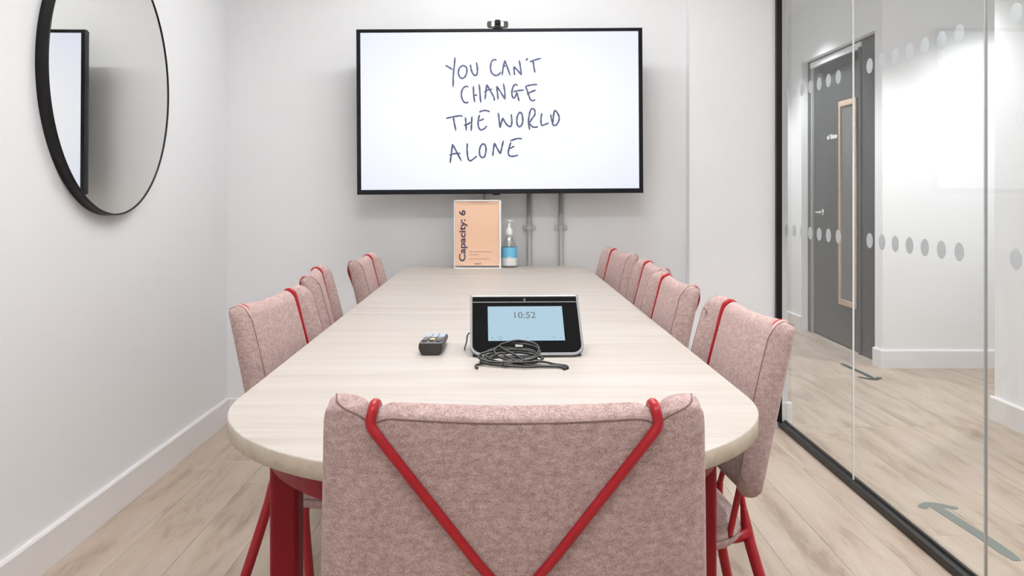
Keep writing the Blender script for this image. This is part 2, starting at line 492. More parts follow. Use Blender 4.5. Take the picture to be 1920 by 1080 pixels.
skirting('baseboard_corridor_corner', (XC, 5.585), (XC, 5.70), -1, 0)
skirting('baseboard_corridor_far', (XC, 7.114), (XC, 7.466), -1, 0)

# --- floor: oak planks laid along the room
floor = struct(box('floor', XL - 0.12, 5.1, YN - 0.1, 9.1, -0.06, -0.004, 'floor_base'))
PW, PL, GAP = 0.182, 1.22, 0.0007
def plank_mesh(wd, ln):
    bm = bmesh.new()
    add_box(bm, -wd / 2 + GAP / 2, wd / 2 - GAP / 2, -ln / 2 + GAP / 2, ln / 2 - GAP / 2, -0.004, 0.0)
    top = [e for e in bm.edges if all(v.co.z > -0.001 for v in e.verts)]
    bmesh.ops.bevel(bm, geom=top, offset=0.0005, segments=1, affect='EDGES')
    me = bpy.data.meshes.new('plank'); bm.to_mesh(me); bm.free()
    me.materials.append(M['floor'])
    return me
cache = {}
random.seed(4)
def lay(x, y0, y1):
    off = random.uniform(0.15, 0.95) * PL
    y = y0 - off
    while y < y1 - 0.02:
        a, b = max(y, y0), min(y + PL, y1)
        if b - a > 0.03:
            key = round(b - a, 4)
            if key not in cache: cache[key] = plank_mesh(PW, b - a)
            o = bpy.data.objects.new('plank', cache[key]); COL.objects.link(o)
            o.location = (x, (a + b) / 2, 0); o.parent = floor
        y += PL
x = XL + PW / 2
while x < 3.6:
    if x < 1.24: lay(x, YN, YB)
    elif x < 2.47: lay(x, YN, 9.0)
    else: lay(x, 4.3, 5.59)
    x += PW

# --- glazed partition
XG = 1.305
win = struct(empty('window_1', (XG, 0, 0)))
box('bottom_rail', -0.020, 0.020, YN, YP, 0.0, 0.026, 'black_satin', win, bevel=0.002)
box('glazing_bead', 0.006, 0.014, YN, YP - 0.026, 0.026, 0.034, 'black_satin', win)
box('end_post', -0.030, -0.004, YP - 0.026, YP, 0.026, CEIL - 0.03, 'black', win, bevel=0.001)
box('top_rail', -0.020, 0.020, YN, YP, CEIL - 0.03, CEIL, 'black', win)
seams = [YP - 0.026, 3.318, 2.40, 1.48, 0.56, YN]
lower = [2.551 + 0.1052 * k for k in range(7)]
dots = [[3.484 + 0.1068 * k for k in range(7)], lower, [2.266 - 0.1052 * k for k in range(7)], [], []]
def disc_mesh(rad, t):
    bm = bmesh.new(); add_lathe(bm, [(0, -t), (rad, -t), (rad, t), (0, t)], 28)
    bmesh.ops.rotate(bm, verts=bm.verts[:], cent=(0, 0, 0), matrix=Matrix.Rotation(R(90), 3, 'Y'))
    bmesh.ops.recalc_face_normals(bm, faces=bm.faces[:])
    me = bpy.data.meshes.new('dot'); bm.to_mesh(me); bm.free(); me.materials.append(M['dot'])
    return me
dot_me = disc_mesh(0.0275, 0.0003)
for i in range(5):
    b, a = seams[i], seams[i + 1]
    bm = bmesh.new()
    # the two faces of the sheet
    for xx in (-0.005, 0.005):
        q = [bm.verts.new((xx, yy, zz)) for yy, zz in ((a + 0.003, 0.02), (b - 0.003, 0.02), (b - 0.003, CEIL - 0.02), (a + 0.003, CEIL - 0.02))]
        bm.faces.new(q if xx < 0 else q[::-1])
    p = from_bm('glass_pane', bm, 'glass', win, normals=False)
    for yy in dots[i]:
        for zz in (0.934, 1.566):
            d = bpy.data.objects.new('dot', dot_me); COL.objects.link(d)
            d.parent = p; d.location = (0.0056, yy, zz)
    if 0 < i:
        if i == 1:
            box('glazing_joint', -0.0028, 0.0028, b - 0.0035, b + 0.0015, 0.026, CEIL - 0.03, 'joint', win)
            box('glass_edge', -0.0028, 0.0028, b + 0.0015, b + 0.0035, 0.026, CEIL - 0.03, 'joint_dark', win)
        else:
            box('glazing_joint', -0.0035, 0.0035, b - 0.0035, b - 0.0020, 0.026, CEIL - 0.03, 'joint_dark', win)
            box('glass_edge', -0.0035, 0.0035, b - 0.0020, b + 0.0020, 0.026, CEIL - 0.03, 'glass_edge', win)
            box('glazing_joint', -0.0035, 0.0035, b + 0.0020, b + 0.0035, 0.026, CEIL - 0.03, 'joint_dark', win)

# --- charcoal door down the corridor
door = struct(empty('door_1', (XC + 0.05, 6.4, 0)))
box('side_panel', 0, 0.05, -0.70, -0.36, 0, 2.165, 'door_frame', door)
box('hinge_jamb', 0, 0.06, 0.63, 0.714, 0, 2.165, 'door_frame', door)
box('lock_jamb', -0.01, 0.06, -0.37, -0.33, 0, 2.12, 'door_frame', door, bevel=0.003)
box('frame_edge_lit', -0.005, 0.06, 0.605, 0.63, 0, 2.12, 'end_grey', door, bevel=0.003)  # paler grey puts the lit edge of the frame into its colour
box('frame_head', -0.01, 0.06, -0.37, 0.63, 2.105, 2.15, 'white_plastic', door, bevel=0.003)  # white stands for the bright lit strip along the head of the dark frame
box('frame_top', 0, 0.06, -0.70, 0.714, 2.15, 2.165, 'door_frame', door)
leaf = box('door_leaf', 0.012, 0.055, -0.33, 0.605, 0.01, 2.105, 'door_grey', door, bevel=0.002)
box('door_closer', -0.03, 0.012, -0.30, 0.40, 2.035, 2.085, 'black', leaf, bevel=0.004)
y0, y1, z0, z1 = -0.27, 0.05, 0.30, 1.78
box('vision_pane', 0.007, 0.013, y0, y1, z0, z1, 'door_pane', leaf)
for (a, b, c, d_) in ((y0, y0 + 0.035, z0, z1), (y1 - 0.035, y1, z0, z1), (y0 + 0.035, y1 - 0.035, z0, z0 + 0.04), (y0 + 0.035, y1 - 0.035, z1 - 0.04, z1)):
    box('vision_bead', -0.004, 0.0125, a, b, c, d_, 'oak_bead', leaf, bevel=0.002)
bm = bmesh.new()
add_tube(bm, [(0.012, 0.40, 0.965), (-0.045, 0.40, 0.965), (-0.05, 0.385, 0.965), (-0.05, 0.27, 0.965)], 0.009, 8)
add_tube(bm, [(0.013, 0.40, 0.965), (0.004, 0.40, 0.965)], 0.026, 16)
from_bm('lever_handle', bm, 'chrome', leaf, smooth=True)
# white name lettering on the door (too far to read: letter-shaped blocks)
bm = bmesh.new()
yy = 0.315
for wd, hh in ((0.012, 0.022), (0.012, 0.026), (0.006, 0.034), (0.006, 0.034), (-0.02, 0), (0.022, 0.036), (0.016, 0.026), (0.006, 0.034), (0.016, 0.026), (0.016, 0.026), (0.016, 0.026), (0.012, 0.026)):
    if wd < 0: yy += wd; continue
    add_box(bm, 0.0108, 0.0122, yy - wd, yy, 1.52, 1.52 + hh); yy -= wd + 0.004
from_bm('door_lettering', bm, 'white_plastic', leaf)

# ================================================================== TABLE
TOP, TH = 0.760, 0.026
HW, RB = 0.428, 0.4145
tab = empty('meeting_table', (-0.022, 1.4766, 0), rz=0.0121)
tag(tab, 'long pale wood meeting table with one rounded end and dark red legs', 'table')
YFAR = 4.205 - 1.4766
def outline(hw, rb, yf, rf, n=48):
    pts = []
    for k in range(n + 1):
        a = math.pi + math.pi * k / n
        q = -math.sin(a)
        pts.append((hw * math.cos(a), -rb * (q - 0.07 * max(0.0, q) ** 14)))
    for k in range(7):
        a = R(90 * k / 6); pts.append((hw - rf + rf * math.cos(a), yf - rf + rf * math.sin(a)))
    for k in range(7):
        a = R(90 + 90 * k / 6); pts.append((-hw + rf + rf * math.cos(a), yf - rf + rf * math.sin(a)))
    return pts
OUT = outline(HW, RB, YFAR, 0.06)
def inset(pts, d):
    n = len(pts); res = []
    for i in range(n):
        a = Vector(pts[i - 1]); b = Vector(pts[i]); c = Vector(pts[(i + 1) % n])
        t = (c - a); t.normalize()
        nrm = Vector((-t.y, t.x))
        res.append(tuple(b + nrm * d))
    return res
# the top (two materials: laminate face, edge band)
bm = bmesh.new()
IN = inset(OUT, 0.0016)
loops = [[bm.verts.new((x_, y_, z_)) for x_, y_ in P] for P, z_ in ((IN, TOP), (OUT, TOP - 0.0016), (OUT, TOP - TH + 0.001), (IN, TOP - TH))]
n = len(OUT)
ftop = bm.faces.new(loops[0]); fbot = bm.faces.new(loops[3][::-1])
side = []
for a, b in zip(loops, loops[1:]):
    for i in range(n):
        side.append(bm.faces.new((a[i], b[i], b[(i + 1) % n], a[(i + 1) % n])))
for f in side: f.material_index = 1
for f in side[:n]: f.material_index = 0
for f in side: f.smooth = True
o = from_bm('tabletop', bm, None, tab)
o.data.materials.append(M['table']); o.data.materials.append(M['table_edge'])
# curved steel skirt under the rounded end, and the side rails
SK = 0.365
def skirt_path(rr, yf):
    pts = [(-rr, yf)] + [(rr * math.cos(math.pi + math.pi * k / 40), rr * math.sin(math.pi + math.pi * k / 40)) for k in range(41)] + [(rr, yf)]
    return pts
pa = skirt_path(SK, YFAR - 0.12); pb = skirt_path(SK - 0.006, YFAR - 0.12)
bm = bmesh.new()
va = [[bm.verts.new((x_, y_, z_)) for x_, y_ in P] for P, z_ in ((pa, TOP - TH), (pa, 0.686), (pb, 0.686), (pb, TOP - TH))]
for i in range(len(pa) - 1):
    for j in range(4):
        bm.faces.new((va[j][i], va[j][i + 1], va[(j + 1) % 4][i + 1], va[(j + 1) % 4][i]))
from_bm('underframe', bm, 'red_table', tab, smooth=False)
for sx in (-1, 1):
    for yy in (-0.075, YFAR - 0.16):
        lg = rrect(0.046, 0.046, 0.009, 4, sx * 0.329, yy)
        prism('leg', lg, 0.0, 0.70 if yy > 0 else 0.72, 'red_table', tab)

# ================================================================== CHAIRS
ZT, ZB, LEAN = 0.861, 0.540, 0.235
half = [(0, 0.004), (0.05, 0.004), (0.10, 0.005), (0.145, 0.006), (0.162, 0.008), (0.182, 0.011), (0.201, 0.015), (0.214, 0.021), (0.221, 0.029)]
hp = catmull([(a, b, 0) for a, b in half], 10)
cum = [0.0]
for a, b in zip(hp, hp[1:]): cum.append(cum[-1] + (b - a).length)
LH = cum[-1]
def plan(s):
    """point and forward normal of the rear surface at arc length s from the middle"""
    g = 1 if s >= 0 else -1
    t = min(abs(s), LH)
    i = 0
    while i < len(cum) - 2 and cum[i + 1] < t: i += 1
    f = (t - cum[i]) / max(1e-9, cum[i + 1] - cum[i])
    p = hp[i].lerp(hp[i + 1], f)
    q0, q1 = hp[max(0, i - 2)], hp[min(len(hp) - 1, i + 3)]
    d = (q1 - q0).normalized()
    nrm = Vector((-d.y, d.x, 0))
    return Vector((g * p.x, p.y, 0)), Vector((g * nrm.x, nrm.y, 0))
SC = 0.162                                     # arc length of the creases
def front(s):
    """point of the front surface facing plan(s): a flat middle and wings that fold forward"""
    g = 1 if s >= 0 else -1
    t = abs(s)
    if t <= SC:
        f = t / SC
        return Vector((g * 0.158 * f, 0.046 - 0.004 * f * f, 0))
    f = min(1.0, (t - SC) / (LH - SC))
    return Vector((g * (0.158 + 0.056 * f), 0.042 + 0.026 * f ** 0.9, 0))
def gauss(x, s_): return math.exp(-(x / s_) ** 2)
def section(s):
    """closed loop (offset forward, z) of the cushion at s"""
    e = max(0.0, LH - abs(s))
    cr = gauss(abs(s) - SC, 0.012)
    t = 0.044 - 0.010 * cr
    zt = ZT - 0.009 * cr - 0.006 * math.cos(min(1.0, abs(s) / SC) * math.pi / 2) + (0.003 if abs(s) > SC else 0.0) * (1 - cr)
    zb = ZB
    k = lambda Rr: 1 - math.sqrt(max(0.0, 1 - (1 - min(1, e / Rr)) ** 2))
    zt -= 0.024 * k(0.026); zb += 0.045 * k(0.05)
    th = 0.80 + 0.20 * (1 - k(0.012))
    a0 = 0.004 * cr + t * (1 - th) * 0.5
    t2 = t * th
    pts = []
    def arc(ca, cz, ra, rz, d0, d1, n_):
        for q in range(n_ + 1):
            d = R(d0 + (d1 - d0) * q / n_)
            pts.append((a0 + ca + ra * math.cos(d), cz + rz * math.sin(d)))
    r1, r2 = min(0.010, t2 * 0.2), t2 * 0.66
    for q in range(6):
        pts.append((a0, zb + 0.016 + (zt - 0.014 - zb - 0.016) * q / 6))
    arc(r1, zt - 0.014, r1, 0.010, 180, 90, 4)                 # rear upper edge (seam runs here)
    arc(t2 - r2, zt - 0.028, r2, 0.030, 80, 0, 7)              # soft front shoulder
    for q in range(1, 6):
        z = zt - 0.028 + (zb + 0.02 - zt + 0.028) * q / 6
        pts.append((a0 + t2 + 0.003 * math.sin(math.pi * q / 6), z))
    arc(t2 * 0.5, zb + 0.018, t2 * 0.5, 0.018, 0, -180, 8)
    return pts[:-1]
def back_point(s, a, z):
    p, _ = plan(s)
    v = p.lerp(front(s), a / 0.044)
    return Vector((v.x * (1 + 0.29 * (ZT - z)), v.y + (ZT - z) * LEAN, z + (v.y - 0.02) * LEAN))

def make_chair():
    root = empty('dining_chair')
    # samples, denser near creases and tips
    ss = []
    N = 36
    for i in range(-N, N + 1):
        ss.append(LH * i / N)
    for g in (-1, 1):
        for d in (0.003, 0.006, 0.010, 0.0145):
            ss.append(g * (LH - d))
        for d in (-0.010, -0.004, 0.0, 0.004, 0.010):
            ss.append(g * (SC + d))
    ss = sorted(set(round(q, 5) for q in ss))
    bm = bmesh.new()
    rings = []
    for s in ss:
        rings.append([bm.verts.new(back_point(s, a, z)) for a, z in section(s)])
    n_ = len(rings[0])
    for A, B in zip(rings, rings[1:]):
        for k in range(n_):
            bm.faces.new((A[k], A[(k + 1) % n_], B[(k + 1) % n_], B[k]))
    bm.faces.new(rings[0]); bm.faces.new(rings[-1][::-1])
    back = from_bm('backrest', bm, 'felt', root, smooth=True)
    # piped seam along the rear edge
    path = []
    for s in ss:
        if abs(s) > LH - 0.002: continue
        sec = section(s)
        f = max(0.0, min(1.0, (abs(s) - SC - 0.012) / (LH - 0.003 - SC - 0.012))) ** 2.2
        q = 7 + f * 7.5                                # the seam crosses the ear to the front edge of the side panel
        q0 = int(q); fr_ = q - q0
        a = sec[q0][0] * (1 - fr_) + sec[q0 + 1][0] * fr_; z = sec[q0][1] * (1 - fr_) + sec[q0 + 1][1] * fr_
        path.append(back_point(s, a, z + 0.0002))
    ends = []
    for g in (-1, 1):
        e_ = []
        s = g * (LH - 0.002)
        sec = section(s)
        for a, z in sec[15:28]:
            e_.append(back_point(s, a + 0.0001, z))
        ends.append(e_)
    path = ends[0][::-1] + path + ends[1]
    tube('seam', path, 0.0011, 'seam', back, 5)
    # seat cushion
    sw, sd, y0_ = 0.41, 0.40, 0.085
    loops_ = []
    bm = bmesh.new()
    def supr(w_, d_, n2=40, ex=3.6):
        pts = []
        for k in range(n2):
            a = 2 * math.pi * k / n2
            c_, s_ = math.cos(a), math.sin(a)
            pts.append((math.copysign(abs(c_) ** (2 / ex), c_) * w_ / 2, math.copysign(abs(s_) ** (2 / ex), s_) * d_ / 2))
        return pts
    for dz, sc in ((0.437, 0.90), (0.441, 0.96), (0.450, 0.995), (0.460, 1.0), (0.472, 0.99), (0.482, 0.96), (0.489, 0.88), (0.493, 0.6), (0.494, 0.2)):
        loops_.append([bm.verts.new((x_, y0_ + sd / 2 + y_, dz)) for x_, y_ in supr(sw * sc, sd * sc)])
    for A, B in zip(loops_, loops_[1:]):
        for k in range(40):
            bm.faces.new((A[k], A[(k + 1) % 40], B[(k + 1) % 40], B[k]))
    bm.faces.new(loops_[0][::-1]); bm.faces.new(loops_[-1])
    seat = from_bm('seat', bm, 'felt', root, smooth=True)
    tube('seam', [(x_ * 1.0, y0_ + sd / 2 + y_, 0.462) for x_, y_ in supr(sw * 1.002, sd * 1.002)], 0.0012, 'seam', seat, 5, closed=True)
    # bent tube frame: up the front crease, over the top, diagonally down the rear
    rt = 0.0060
    for g in (-1, 1):
        s = g * SC
        sec = section(s)
        tf = max(a for a, z in sec); ar = sec[2][0]
        ztop = max(z for a, z in sec)
        pts = []
        for z in (0.46, 0.50, 0.58, 0.66, 0.74, 0.79, 0.822):
            pts.append(back_point(s, tf - 0.0015, z))
        pts.append(back_point(s, tf - 0.004, ztop - 0.004))
        pts.append(back_point(s, (tf + ar) / 2, ztop + rt * 0.8))
        pts.append(back_point(s, ar + 0.004, ztop + 0.001))
        pts.append(back_point(s, ar - rt * 0.55, ztop - 0.013))
        x0_, z0_ = pts[-1].x, pts[-1].z
        for f in (0.08, 0.25, 0.5, 0.75, 0.97):
            xx = x0_ + (g * 0.010 - x0_) * f; zz = z0_ + (0.622 - z0_) * f
            p, _ = plan(xx)
            pts.append(Vector((xx, p.y + (ZT - zz) * LEAN - rt * 0.75, zz)))
        pts += [Vector((g * 0.014, 0.056, 0.600)), Vector((g * 0.034, 0.066, 0.555)), Vector((g * 0.060, 0.073, 0.51)), Vector((g * 0.085, 0.074, 0.47))]
        tube('frame_tube', catmull(pts, 5), rt, 'red', root, 10)
        leg = catmull([(g * 0.078, 0.074, 0.482), (g * 0.100, 0.073, 0.440), (g * 0.128, 0.064, 0.385), (g * 0.18, 0.028, 0.24), (g * 0.24, -0.045, 0.0)], 5)
        rad = [0.0065 + 0.0045 * min(1, k / 4) for k in range(len(leg))]
        tube('leg', leg, rad, 'red', root, 12)
        tube('seat_bracket', [(g * 0.102, 0.072, 0.440), (g * 0.110, 0.10, 0.433), (g * 0.122, 0.15, 0.431)], [0.013, 0.009, 0.006], 'red', root, 10)
        fl = catmull([(g * 0.168, 0.172, 0.440), (g * 0.178, 0.176, 0.38), (g * 0.25, 0.235, 0.0)], 4)
        tube('leg', fl, 0.0100, 'red', root, 12)
    return root

proto = make_chair()
CH = [  # x, y of the rear of the back, rotation, label
    (0.0080, 0.986, 0.0, 'pink felt chair at the rounded table end, nearest, seen from behind with red V-shaped tubes'),
    (-0.588, 2.055, -90 - 4.4, 'pink felt chair left of the table, nearest of the three on the mirror side'),
    (-0.630, 2.708, -90 + 7.2, 'pink felt chair left of the table, middle of the three on the mirror side'),
    (-0.580, 3.319, -90.0, 'pink felt chair left of the table, farthest of the three on the mirror side'),
    (0.537, 1.822, 90 + 3.0, 'pink felt chair right of the table, nearest of four on the glass side'),
    (0.507, 2.460, 90 + 1.4, 'pink felt chair right of the table, second of four on the glass side'),
    (0.533, 2.986, 90.0, 'pink felt chair right of the table, third of four, partly hidden behind the second'),
    (0.514, 3.690, 90 + 6.7, 'pink felt chair right of the table, farthest of four on the glass side'),
]
chairs = []
for i, (cx, cy, rz, lab) in enumerate(CH):
    c = proto if i == 0 else copy_tree(proto)
    c.location = (cx, cy, 0); c.rotation_euler = (0, 0, R(rz))
    tag(c, lab, 'chair', 'pink felt chairs around the table')
    chairs.append(c)
# small dark mark on the far wing of the right-hand chair nearest the camera
bm = bmesh.new()
for (ds, dz, rr_) in ((0.0, 0.0, 0.0022), (0.004, 0.004, 0.0016), (0.010, 0.006, 0.0020), (0.002, -0.004, 0.0014)):
    s = SC + 0.040 + ds; z = 0.822 + dz
    sec = section(s); tf = max(a for a, zz in sec)
    bmesh.ops.create_icosphere(bm, subdivisions=1, radius=rr_, matrix=Matrix.Translation(back_point(s, tf + 0.0005, z)))
o = from_bm('mark', bm, 'seam', chairs[4]); o['label'] = 'small dark mark on the felt'

# ================================================================== TELEVISION AND WHAT HANGS BY IT
TVY = 4.07                                   # plane of the front of the set
k = TVY / 1650
def tvp(px, py): return ((px - 951) * k, CAM_H + (365 - py) * k)
tx0, tz1 = tvp(668.5, 53.2); tx1, tz0 = tvp(1205.5, 363.4)
tcx, tcz = (tx0 + tx1) / 2, (tz0 + tz1) / 2
tw, thh = tx1 - tx0, tz1 - tz0
tv = empty('television', (tcx, TVY, tcz), ry=-R(0.36))
tag(tv, 'large black-framed wall screen showing handwritten words', 'television')
bm = bmesh.new()
bt, bb, bs = 0.016, 0.022, 0.019
def ring_frame(bm, w_, h_, l, r, t, b, y0_, y1_):
    o_ = [(-w_ / 2, -h_ / 2), (w_ / 2, -h_ / 2), (w_ / 2, h_ / 2), (-w_ / 2, h_ / 2)]
    i_ = [(-w_ / 2 + l, -h_ / 2 + b), (w_ / 2 - r, -h_ / 2 + b), (w_ / 2 - r, h_ / 2 - t), (-w_ / 2 + l, h_ / 2 - t)]
    V = {}
    for key, P, yy in (('of', o_, y0_), ('if', i_, y0_), ('ob', o_, y1_), ('ib', i_, y1_)):
        V[key] = [bm.verts.new((a, yy, b_)) for a, b_ in P]
    for j in range(4):
        j2 = (j + 1) % 4
        bm.faces.new((V['of'][j], V['of'][j2], V['if'][j2], V['if'][j]))
        bm.faces.new((V['ob'][j2], V['ob'][j], V['ib'][j], V['ib'][j2]))
        bm.faces.new((V['of'][j2], V['of'][j], V['ob'][j], V['ob'][j2]))
        bm.faces.new((V['if'][j], V['if'][j2], V['ib'][j2], V['ib'][j]))
    bmesh.ops.recalc_face_normals(bm, faces=bm.faces[:])
    es = [e for e in bm.edges if all(abs(v.co.y - y0_) < 1e-5 for v in e.verts)]
    bmesh.ops.bevel(bm, geom=es, offset=0.003, segments=2, profile=0.5, affect='EDGES')
ring_frame(bm, tw, thh, bs, bs, bt, bb, 0.0, 0.03)
from_bm('bezel', bm, 'black_gloss', tv)
box('back_cover', -tw / 2 + 0.004, tw / 2 - 0.004, 0.02, 0.05, -thh / 2 + 0.004, thh / 2 - 0.004, 'dark_plastic', tv)
box('back_housing', -tw / 2 + 0.15, tw / 2 - 0.15, 0.05, 0.085, -thh / 2 + 0.06, thh / 2 - 0.2, 'dark_plastic', tv, bevel=0.01)
box('wall_bracket', -0.25, 0.25, 0.085, YB - TVY - 0.001, -0.15, 0.15, 'black', tv)
screen = box('screen', -tw / 2 + bs - 0.001, tw / 2 - bs + 0.001, 0.005, 0.02, -thh / 2 + bb - 0.001, thh / 2 - bt + 0.001, 'tv_screen', tv)
box('sensor', -0.02 - 0.015, 0.0, 0.004, 0.03, -thh / 2 - 0.006, -thh / 2 + 0.001, 'black_gloss', tv, bevel=0.001)
# handwriting: strokes traced as brush lines on the screen
L1 = [
 [(120,260),(160,280),(232,322)], [(265,138),(250,300),(238,430),(236,585)],
 [(375,262),(330,300),(315,370),(335,430),(375,455),(420,420),(442,350),(435,290),(400,265),(372,264)],
 [(495,245),(505,310),(530,380),(570,412),(595,385),(600,300),(585,212)],
 [(888,182),(850,172),(810,210),(798,290),(815,370),(870,410),(915,400),(950,358)],
 [(970,408),(985,310),(1010,182)], [(1010,182),(1040,260),(1095,412)], [(985,275),(1035,262)],
 [(1158,405),(1152,340),(1148,275)], [(1148,275),(1200,330),(1262,405)], [(1262,405),(1245,280),(1228,180)],
 [(1355,148),(1330,190)],
 [(1385,208),(1460,178),(1558,152)], [(1435,180),(1450,290),(1465,370)],
 [(462,585),(430,572),(385,605),(360,680),(370,760),(405,812),(440,820),(465,805)],
 [(540,568),(545,700),(560,815)], [(628,540),(640,690),(650,820)], [(552,708),(600,702)],
 [(715,768),(728,650),(740,545)], [(740,545),(800,650),(850,740),(853,790)], [(702,660),(760,628),(822,618)],
 [(912,770),(900,660),(888,568)], [(888,568),(950,660),(1015,772)], [(1015,772),(1010,640),(990,528)],
 [(1208,562),(1165,545),(1130,600),(1118,680),(1130,735),(1150,748),(1175,720),(1190,660)], [(1140,655),(1200,640),(1305,628)], [(1190,660),(1210,730),(1228,798)],
 [(1500,545),(1410,552),(1322,572)], [(1322,572),(1350,640),(1375,720),(1400,775),(1435,790),(1470,770)], [(1345,695),(1400,660),(1480,628)],
]
L2 = [
 [(130,215),(230,192),(350,175),(370,192)], [(240,195),(255,290),(278,402)],
 [(420,198),(428,290),(433,398)], [(518,185),(512,300),(507,405)], [(398,318),(450,305),(505,268)],
 [(632,160),(612,250),(615,330),(640,382),(670,385),(715,360),(740,325)], [(625,245),(660,240),(698,218)], [(625,120),(690,98),(740,98),(785,115)],
 [(915,130),(928,250),(940,360)], [(940,360),(960,280),(980,205)], [(980,205),(1020,280),(1065,328),(1105,330),(1118,260),(1108,150)],
 [(1240,115),(1205,170),(1192,250),(1205,320),(1240,338),(1272,300),(1282,230),(1268,150),(1238,116)],
 [(1385,388),(1368,280),(1375,190),(1395,100),(1425,68),(1460,90),(1462,160),(1420,220),(1378,290)], [(1378,290),(1420,335),(1460,348),(1512,340)],
 [(1570,135),(1555,220),(1560,300),(1585,318),(1672,282)],
 [(1700,155),(1715,230),(1732,290)], [(1732,290),(1740,200),(1758,88)], [(1758,88),(1800,130),(1828,200),(1815,270),(1780,315),(1745,318),(1720,280)],
 [(190,885),(210,740),(225,600)], [(225,600),(290,720),(360,855)], [(180,770),(250,745),(350,740)],
 [(450,588),(445,680),(455,790),(475,842),(510,845),(595,780)],
 [(690,590),(650,630),(632,700),(640,775),(680,802),(712,780),(730,690),(718,620),(688,591)],
 [(830,780),(842,680),(855,582)], [(855,582),(900,670),(945,750)], [(945,750),(970,640),(992,545)],
 [(1270,522),(1200,518),(1090,552)], [(1105,570),(1075,660),(1065,740),(1090,780),(1150,782),(1212,765)], [(1080,670),(1120,650),(1155,632)],
]
bm = bmesh.new()
for strokes, oy in ((L1, 90), (L2, 195)):
    for st in strokes:
        pts = []
        for a, b in st:
            X, Z = tvp(820 + a / 8, oy + b / 8)
            dx, dz = X - tcx, Z - tcz
            th_ = R(0.36)
            pts.append(Vector((dx * math.cos(th_) + dz * math.sin(th_) * 1, 0.0046, -dx * math.sin(th_) + dz * math.cos(th_))))
        cp = catmull(pts, 6)
        nn = len(cp)
        rad = [0.0036 * (0.66 + 0.38 * min(1, min(q, nn - 1 - q) / 2)) * (1.0 + 0.12 * math.sin(q * 0.9)) for q in range(nn)]
        add_tube(bm, cp, rad, 8, flat=(Vector((0, 1, 0)), 0.1))
o = from_bm('handwriting', bm, 'ink', screen)
o['label'] = "dark navy handwritten words YOU CAN'T CHANGE THE WORLD ALONE"

# --- webcam clipped on top of the set
wc = empty('webcam', ((933 - 951) * k, TVY, tz1 + 0.003))
tag(wc, 'small black webcam with silver panels clipped on top of the wall screen', 'webcam')
prism('body', rrect(0.098, 0.028, 0.009, 5, 0, 0.017), 0.002, 0.026, 'dark_plastic', wc, 'XZ')
prism('lens_block', rrect(0.026, 0.036, 0.006, 5, 0, 0.0175), -0.012, 0.028, 'black', wc, 'XZ', bevel=0.001)
lathe_bm = bmesh.new(); add_lathe(lathe_bm, [(0.0, 0.0), (0.007, 0.0), (0.009, -0.002), (0.0, -0.002)], 20)
bmesh.ops.rotate(lathe_bm, verts=lathe_bm.verts[:], cent=(0, 0, 0), matrix=Matrix.Rotation(R(-90), 3, 'X'))
bmesh.ops.translate(lathe_bm, verts=lathe_bm.verts[:], vec=(0, -0.014, 0.02))
from_bm('lens', lathe_bm, 'black_gloss', wc, smooth=True)
for sx in (-1, 1):
    prism('silver_panel', rrect(0.014, 0.022, 0.003, 4, sx * 0.0215, 0.0175), -0.0005, 0.004, 'white_plastic', wc, 'XZ')
box('clip', -0.024, 0.024, -0.006, 0.03, -0.003, 0.004, 'dark_plastic', wc, bevel=0.001)

# --- steel conduits on the wall under the screen
for px, lab in ((992.5, 'galvanised steel conduit pipe on the back wall, the one nearer the bottle'), (1052, 'galvanised steel conduit pipe on the back wall, the right of the two')):
    cx = (px - 951) * 4.24 / 1650
    cp_ = empty('conduit_pipe', (cx, 4.250, 0.12))
    tag(cp_, lab, 'pipe', 'conduit pipes below the screen')
    bm = bmesh.new(); add_tube(bm, [(0, 0, 0), (0, 0, 1.10)], 0.0125, 16)
    from_bm('pipe', bm, 'galv', cp_, smooth=True)
    zc = CAM_H - 62 * 4.24 / 1650 - 0.12
    bm = bmesh.new(); add_tube(bm, [(0, 0, zc - 0.010), (0, 0, zc + 0.010)], 0.0155, 16)
    sad = from_bm('saddle_clip', bm, 'galv', cp_, smooth=False)
    for sx in (-1, 1):
        bm = bmesh.new(); add_box(bm, sx * 0.014 - 0.010 + sx * 0.008, sx * 0.014 + 0.010 + sx * 0.008, 0.002, 0.020, zc - 0.009, zc + 0.009, 0.003)
        lug = from_bm('clip_lug', bm, 'galv', sad)
    box('end_collar', -0.016, 0.016, -0.016, 0.016, 0.0, 0.03, 'galv', cp_, bevel=0.004)
wcb = tube('power_cable', [((908 - 951) * 4.26 / 1650, 4.264, 1.25), ((908 - 951) * 4.26 / 1650, 4.264, 0.125)], 0.0045, 'white_cable', None, 8)
tag(wcb, 'thin white cable hanging behind the peach sign, below the screen', 'cable')

# ================================================================== MIRROR ON THE LEFT WALL
mir = empty('round_mirror', (XL, 2.99, 1.485), ry=R(90))
tag(mir, 'large round mirror with deep black rim on the left wall', 'mirror')
RM = 0.455
lathe('rim', [(RM - 0.012, 0.0005), (RM, 0.0005), (RM, 0.036), (RM - 0.0015, 0.0385), (RM - 0.0045, 0.0385), (RM - 0.006, 0.037), (RM - 0.006, 0.030), (RM - 0.012, 0.0005)], 'black', mir, 128)
lathe('mirror_glass', [(0, 0.030), (RM - 0.0055, 0.030), (RM - 0.0055, 0.035), (0, 0.035)], 'mirror', mir, 128, smooth=False)

